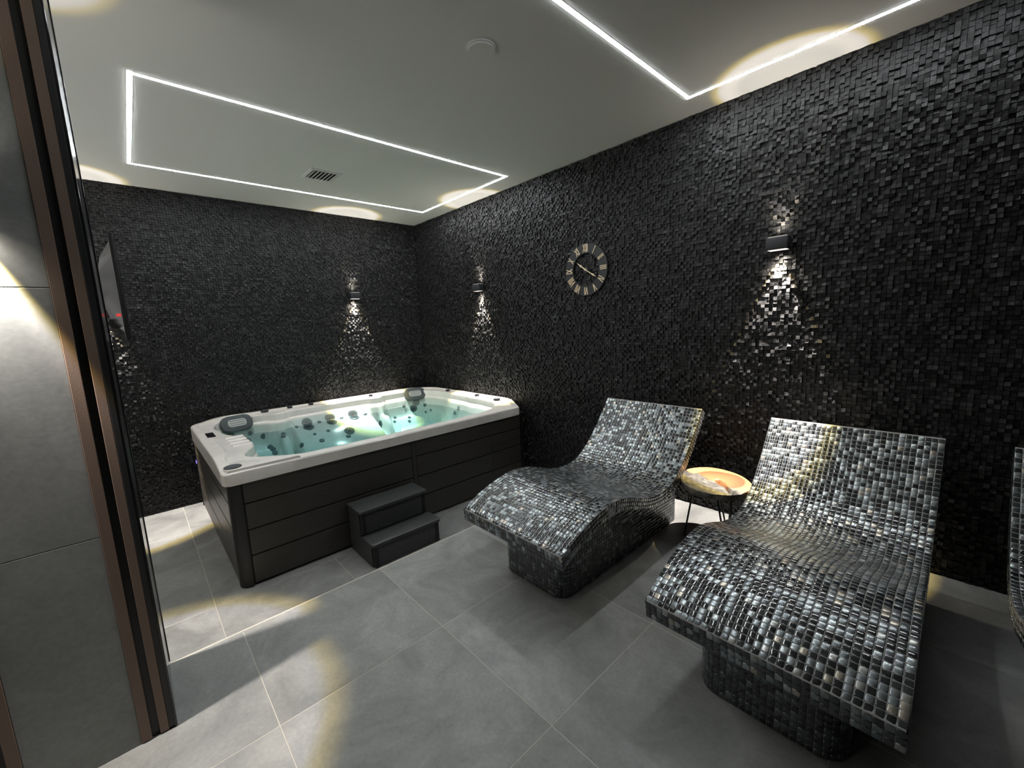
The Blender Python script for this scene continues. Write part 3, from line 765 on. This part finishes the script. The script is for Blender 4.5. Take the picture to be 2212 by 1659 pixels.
INN = [(2.035, -2.90), (2.215, -2.52), (2.225, -1.9), (2.205, -.60), (2.09, -.27), (1.60, -.215), (1.50, -.235), (1.35, -.20), (.70, -.185), (.36, -.26), (.235, -.50), (.27, -.88), (.36, -.93), (.36, -1.05), (.30, -1.12), (.26, -1.55), (.30, -2.12), (.38, -2.18), (.38, -2.30), (.29, -2.36), (.24, -2.60), (.33, -2.84), (.60, -2.90), (1.05, -2.86), (1.25, -2.78), (1.72, -2.74)]
inner = rounded(INN, [.12, .1, .2, .1, .1, .04, .04, .05, .12, .1, .1, .04, .03, .03, .04, .3, .04, .03, .03, .04, .1, .1, .1, .06, .06, .08], 5)
NR = 360
cen = np.array([1.2, -1.55])
def polar(P, n):
    Pc = np.vstack([P, P[:1]]) - cen; seg = []
    ang = np.linspace(0, 2 * np.pi, n, endpoint=False)
    # aspect-warped angles so that samples spread evenly along the long sides
    dirs = np.stack([np.cos(ang) * 1.0, np.sin(ang) * 1.35], 1)
    out = []
    for d in dirs:
        best = None
        a = Pc[:-1]; b = Pc[1:]; e = b - a
        den = d[0] * e[:, 1] - d[1] * e[:, 0]; den = np.where(abs(den) < 1e-9, 1e-9, den)
        t = (a[:, 0] * e[:, 1] - a[:, 1] * e[:, 0]) / den; u_ = (a[:, 0] * d[1] - a[:, 1] * d[0]) / den
        ok = (t > 0) & (u_ >= -1e-6) & (u_ <= 1 + 1e-6)
        out.append(cen + d * t[ok].max())
    return np.array(out)
PO, PI_ = polar(outer, NR), polar(inner, NR)
def rimz(x, y):
    # front lip lower, back and ends higher
    f = np.clip((x - 1.95) / .36, 0, 1)
    return .700 - .055 * f ** 1.4
rings = []
def ring(f, dz, absz=None, grow=0.0):
    P = PO * (1 - f) + PI_ * f
    if grow:
        d = P - cen; P = P + d / np.linalg.norm(d, axis=1)[:, None] * grow
    zz = rimz(P[:, 0], P[:, 1]) + dz if absz is None else np.full(NR, absz)
    return np.column_stack([P, zz])
rings = [ring(0, 0, .548, -.03), ring(0, 0, .548, .0), ring(0, 0, .553, .004)]
topz = rimz(PO[:, 0], PO[:, 1])
r_ = ring(0, 0, None, .003); r_[:, 2] = topz - .016; rings.append(r_)
r_ = ring(0, 0, None, -.002); r_[:, 2] = topz - .008; rings.append(r_)
r_ = ring(.04, 0); r_[:, 2] = rimz(r_[:, 0], r_[:, 1]) - .004; rings.append(r_)
r_ = ring(.30, 0); rings.append(r_)
r_ = ring(.34, 0); r_[:, 2] -= .016; rings.append(r_)
r_ = ring(.80, 0); r_[:, 2] -= .020; rings.append(r_)
r_ = ring(.95, 0); r_[:, 2] -= .022; rings.append(r_)
r_ = ring(1.0, 0); r_[:, 2] -= .030; rings.append(r_)
r_ = ring(1.0, 0, None, -.006); r_[:, 2] -= .06; rings.append(r_)
r_ = ring(1.0, 0, None, -.016); r_[:, 2] -= .20; rings.append(r_)
V = np.concatenate(rings); F = []
for i in range(len(rings) - 1):
    A = i * NR; B = A + NR
    for k in range(NR): F.append((A + k, A + (k + 1) % NR, B + (k + 1) % NR, B + k))
me = arrmesh('rim', V, F, None, True); bm = bmesh.new(); bm.from_mesh(me); bmesh.ops.recalc_face_normals(bm, faces=bm.faces[:]); bm.to_mesh(me); bm.free()
me.set_sharp_from_angle(angle=math.radians(24)); rim = tb(me, 'rim', M['acrylic'])

# basin as a height field under the rim
WATER = .572
def sst(a, b, x): t = np.clip((x - a) / (b - a), 0, 1); return t * t * (3 - 2 * t)
def basin(x, y):
    z = np.full_like(x, -.12)
    # back bench with reclined backrest in the middle
    seat = .17 + .16 * sst(.62, .38, x)
    z = np.maximum(z, np.where(x < 1.02, -.12 + (seat + .12) * sst(.98, .86, x), -.12))
    # reclined back of the middle lounge
    mid = sst(-2.22, -2.10, y) * sst(-1.02, -1.14, y)
    z = np.maximum(z, (-.12 + .34 * sst(1.12, 1.0, x) + .26 * sst(1.0, .34, x)) * mid - .12 * (1 - mid))
    # moulded ribs between the three places
    for yc in (-2.24, -.99):
        z = np.maximum(z, -.12 + .56 * sst(.09, .03, np.abs(y - yc)) * sst(1.0, .55, x))
    # left end: seat by the controls and a raised foot block at the front
    zl = .20 + .02 * np.sin(6 * x)
    z = np.maximum(z, -.12 + (zl + .12) * sst(-2.34, -2.46, y) * sst(1.55, 1.40, x))
    z = np.maximum(z, -.12 + .26 * sst(-2.40, -2.50, y))
    # right end seats
    z = np.maximum(z, -.12 + .34 * sst(-.86, -.74, y))
    z = np.maximum(z, -.12 + .44 * sst(-.62, -.45, y) * sst(1.2, 1.35, x))
    # front ledge of the deep middle
    z = np.maximum(z, -.12 + .20 * sst(1.86, 1.96, x))
    # raised island seats seen through the water
    z = np.maximum(z, -.12 + .24 * sst(.30, .24, np.hypot((x - 1.45) * .9, y + 1.15)))
    return z
pin = np.vstack([inner, inner[:1]])
def inside_dist(X, Y):
    a = pin[:-1]; b = pin[1:]
    d = np.full(X.shape, 9.); ins = np.zeros(X.shape, bool)
    for (ax, ay), (bx, by) in zip(a, b):
        ex, ey = bx - ax, by - ay; l2 = ex * ex + ey * ey
        if l2 < 1e-12: continue
        t = np.clip(((X - ax) * ex + (Y - ay) * ey) / l2, 0, 1)
        d = np.minimum(d, np.hypot(X - ax - t * ex, Y - ay - t * ey))
        c = ((ay > Y) != (by > Y)) & (X < (bx - ax) * (Y - ay) / (by - ay + 1e-15) + ax); ins ^= c
    return np.where(ins, d, -d)
gx = np.linspace(.19, 2.27, 190); gy = np.linspace(-2.95, -.15, 250)
GX, GY = np.meshgrid(gx, gy, indexing='ij'); D = inside_dist(GX, GY)
def basin_full(X, Y, D):
    b = basin(X, Y); wall = sst(.115, .010, D); return b * (1 - wall) + .60 * wall
GZ = basin_full(GX, GY, D)
keep = D > -.022
idx = -np.ones(D.shape, int); idx[keep] = np.arange(keep.sum())
Vg = np.stack([GX[keep], GY[keep], GZ[keep]], 1)
q = np.stack([idx[:-1, :-1], idx[1:, :-1], idx[1:, 1:], idx[:-1, 1:]], -1).reshape(-1, 4); q = q[(q >= 0).all(1)]
tb(arrmesh('basin', Vg, q, None, True), 'basin', M['acrylic'])
def ground(x, y):
    X = np.array([x]); Y = np.array([y]); return float(basin_full(X, Y, inside_dist(X, Y))[0])
def gnorm(x, y, e=.012):
    n = Vector(((ground(x - e, y) - ground(x + e, y)) / (2 * e), (ground(x, y - e) - ground(x, y + e)) / (2 * e), 1)); return n.normalized()

# water body
wm = MB()
def hgrid():
    P = []
    D2 = D > -.004
    return D2
wm.prism([tuple(p) for p in inner], -.13, WATER)
me = wm.mesh('water')
tag(obj('water', me, M['water']), 'clear pale teal water filling the hot tub', 'water')

# jets: cast the sight lines of the photograph's jets onto the moulded basin
JET = [((663, 913), .062), ((667, 923), .062), ((712.6, 902.7), .062), ((717, 912), .062), ((762, 894.6), .060), ((765.5, 902), .060), ((755, 930.5), .062), ((821.8, 916.3), .058),
       ((640, 923), .024), ((689.5, 912), .024), ((737.7, 902.7), .024), ((789, 895), .024), ((709, 931), .022), ((680, 938), .018), ((569.5, 942.7), .032), ((612, 938), .026), ((612, 943), .026),
       ((652, 962), .030), ((695.6, 952), .030), ((752.6, 942.7), .030), ((518, 957), .028), ((536, 952), .028), ((527, 979), .030), ((584, 966), .030), ((590, 971), .030), ((594, 978), .030),
       ((498, 944), .055), ((540, 936), .024), ((899, 869), .055), ((893, 882), .055), ((918, 875), .026), ((872, 877), .024), ((991, 881), .030), ((983, 892), .030), ((853, 903), .022), ((852, 911), .022), ((884, 902), .022), ((884, 910), .022), ((931, 886), .018), ((920, 890), .018)]
def sight(pxl):
    d = fwd * FPX + rt * (pxl[0] - 1106) - up * (pxl[1] - 829.5); return d.normalized()
for pxl, r0 in JET:
    d = sight(pxl); lo = (WATER + .02 - CAM.z) / d.z; hit = None; k = lo
    while k < lo + 4:
        p = CAM + d * k
        if not (.2 < p.x < 2.25 and -2.94 < p.y < -.16): k += .01; 
        else:
            if ground(p.x, p.y) >= p.z: hit = p; break
            k += .006
    if hit is None: continue
    n = gnorm(hit.x, hit.y); rot = Vector((0, 0, 1)).rotation_difference(n).to_matrix().to_4x4()
    mb = MB(); mb.cyl((0, 0, 0), r0, .010, 28, bev=.003)
    me = mb.mesh('jet', True); me.transform(Matrix.Translation(hit + n * .004) @ rot)
    j = tb(me, 'jet', M['jet'])
    if r0 > .04:
        mb = MB()
        for k2 in range(7):
            an = k2 * 2 * math.pi / 7; mb.cyl((r0 * .55 * math.cos(an), r0 * .55 * math.sin(an), .006), r0 * .16, .004, 10)
        mb.cyl((0, 0, .007), r0 * .28, .006, 16)
        me = mb.mesh('jet_nozzle'); me.transform(Matrix.Translation(hit + n * .004) @ rot); tb(me, 'jet_nozzle', M['black'], j)

# head pillows
def pillow(x, y, ang, tilt):
    def ringp(w_, h_, r, n=8):
        pts = []
        for cxp, cyp, a0 in ((w_ - r, h_ - r, 0), (-w_ + r, h_ - r, 90), (-w_ + r, -h_ + r, 180), (w_ - r, -h_ + r, 270)):
            for k in range(n + 1):
                an = math.radians(a0 + 90 * k / n); pts.append((cxp + r * math.cos(an), cyp + r * math.sin(an)))
        return pts
    Mx = Matrix.Translation((x, y, .632)) @ Matrix.Rotation(math.radians(ang), 4, 'Z') @ Matrix.Rotation(math.radians(tilt), 4, 'X')
    me = MB().prism(ringp(.155, .088, .066), -.02, .034, bev=.012).mesh('pillow', True); me.transform(Mx); p = tb(me, 'pillow', M['rubber'])
    me = MB().prism(ringp(.092, .044, .030, 2), .030, .0355, bev=.003).mesh('pillow_pad'); me.transform(Mx); tb(me, 'pillow_pad', M['foamlight'], p)
    mb = MB()
    for k in range(3): mb.box(-.075, .075, -.027 + k * .025, -.023 + k * .025, .035, .0365)
    me = mb.mesh('pillow_groove'); me.transform(Mx); tb(me, 'pillow_groove', M['rubber'], p)
pillow(.335, -2.655, 100, 62); pillow(.330, -.40, 78, 62)

# valve caps on the rim
for x, y, r0 in ((.155, -2.33, .042), (.150, -2.05, .030), (.150, -1.80, .030), (.205, -1.02, .027), (.80, -.125, .028), (1.50, -.135, .030), (1.95, -.175, .042)):
    zc = float(rimz(np.array(x), 0)) - .014
    me = MB().cyl((x, y, zc + .008), r0, .022, 24, bev=.006).mesh('valve_cap', True); c_ = tb(me, 'valve_cap', M['black'])
    tb(MB().cyl((x, y, zc + .020), r0 * .55, .006, 16), 'cap_centre', M['jet'], c_)
# control panel at the left end
cp = MB().box(.93, 1.20, -3.025, -2.935, .672, .697, bev=.006); cp = tb(cp, 'control_panel', M['acrylic'], smooth=True)
tb(MB().box(.96, 1.19, -3.010, -2.945, .697, .700, bev=.001), 'display', M['gloss'], cp)
# fins with black slots by the water's edge
for k in range(4):
    x = 1.24 + k * .125
    f_ = tb(MB().box(x, x + .075, -2.90, -2.745, .655, .690, bev=.014, seg=3), 'spout_fin', M['acrylic'], smooth=True)
    if k < 3: tb(MB().box(x + .080, x + .118, -2.85, -2.735, .640, .672, bev=.004), 'spout_slot', M['black'], f_)
# speaker in the front left corner plus its facet
fc = MB(); fc.prism([(2.315, -3.03), (2.325, -2.55), (2.22, -2.80), (2.03, -3.00), (2.02, -3.045), (2.26, -3.05)], .62, .664, bev=.010); fc = tb(fc, 'corner_facet', M['acrylic'], smooth=True)
sp_ = tb(MB().cyl((2.250, -2.988, .667), .056, .010, 36, bev=.003), 'speaker', M['rubber'], fc, smooth=True)
tb(MB().box(.115, .150, TY0 - .004, TY0 + .003, .225, .262, bev=.002), 'violet_light', M['violet'])
# handrail-like slot on the left side
tb(MB().box(1.35, 1.95, TY0 - .001, TY0 + .002, .380, .388), 'side_joint', M['black'])

# ------------------------------------------------------------------ steps
st = tag(empty('tub_steps', (2.56, -1.925, ZL)), 'dark grey two tread step unit standing against the hot tub', 'steps')
so = Vector(st.location)
def sb(mb, name, m, smooth=False):
    me = mb.mesh(name, smooth); me.transform(Matrix.Translation(-so)); return obj(name, me, m, st)
y0, y1 = -2.232, -1.618
for (xa, xb, zt) in ((2.335, 2.605, .152), (2.595, 2.805, -.058)):
    pts = rounded([(xa, y0 - .008), (xb, y0 - .008), (xb, y1 + .008), (xa, y1 + .008)], [.006, .03, .03, .006], 5)
    sb(MB().prism([tuple(p) for p in pts], zt - .022, zt, bev=.004), 'tread', M['steps'], True)
    xr = xb - .022; zb = ZL + .004 if zt < 0 else -.058
    sb(MB().box(xr - .014, xr, y0 + .04, y1 - .04, zb, zt - .030, bev=.003), 'riser', M['steps'])
    for yy in (y0 + .006, y1 - .046):
        sb(MB().box(xr - .035, xr + .006, yy, yy + .040, zb, zt - .022, bev=.010, seg=3), 'post', M['black'], True)
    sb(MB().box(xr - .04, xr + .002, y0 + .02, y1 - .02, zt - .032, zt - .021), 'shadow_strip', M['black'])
for yy in (y0, y1 - .018):
    pts = [(2.335, ZL + .004), (2.755, ZL + .004), (2.755, -.082), (2.560, -.082), (2.560, .130), (2.335, .130)]
    mb = MB(); A = [mb.bm.verts.new((p[0], yy, p[1])) for p in pts]; B = [mb.bm.verts.new((p[0], yy + .018, p[1])) for p in pts]
    mb.bm.faces.new(A); mb.bm.faces.new(B[::-1])
    for i in range(6): mb.bm.faces.new((A[i], B[i], B[(i + 1) % 6], A[(i + 1) % 6]))
    sb(mb, 'side_panel', M['steps'])

# ------------------------------------------------------------------ television seen edge-on past the partition
tv = tag(empty('television', (2.10, -3.424, 1.615)), 'black television seen edge on beside the slatted partition', 'television')
MB().box(-.49, .52, -.012, .010, 0, .585, bev=.004).build('panel', M['black'], tv, smooth=True)
MB().box(-.47, .50, .0095, .0115, .018, .572).build('screen', M['gloss'], tv)
mb = MB(); n = 14; prof = [(0.0, .05), (.045, .10), (.07, .22), (.075, .36), (.05, .47), (0.0, .55)]
xs = [-.42, -.36, .38, .46]; vs = []
for xi, x in enumerate(xs):
    k = 0.0 if xi in (0, 3) else 1.0
    vs.append([mb.bm.verts.new((x, -.011 - y * k, z)) for y, z in prof])
for A, B in zip(vs, vs[1:]):
    for i in range(5): mb.bm.faces.new((A[i], A[i + 1], B[i + 1], B[i]))
M['tvback'] = simple('tv_back_plastic', (0.022, 0.022, 0.021), .35)
mb.build('back_cover', M['tvback'], tv, smooth=True)
mb = MB(); mb.cyl((.30, -.045, .10), .05, .16, 20, 'X', r2=.03).build('rear_speaker', M['tvback'], tv, smooth=True)
MB().box(.505, .515, -.034, -.014, .135, .150, bev=.002).build('red_standby_light', M['red'], tv)
MB().box(-.12, .12, -.10, -.075, .20, .42, bev=.004).build('mount_plate', M['black'], tv)
MB().box(-.03, .03, -.90, -.09, .28, .33, bev=.004).build('mount_arm', M['black'], tv)
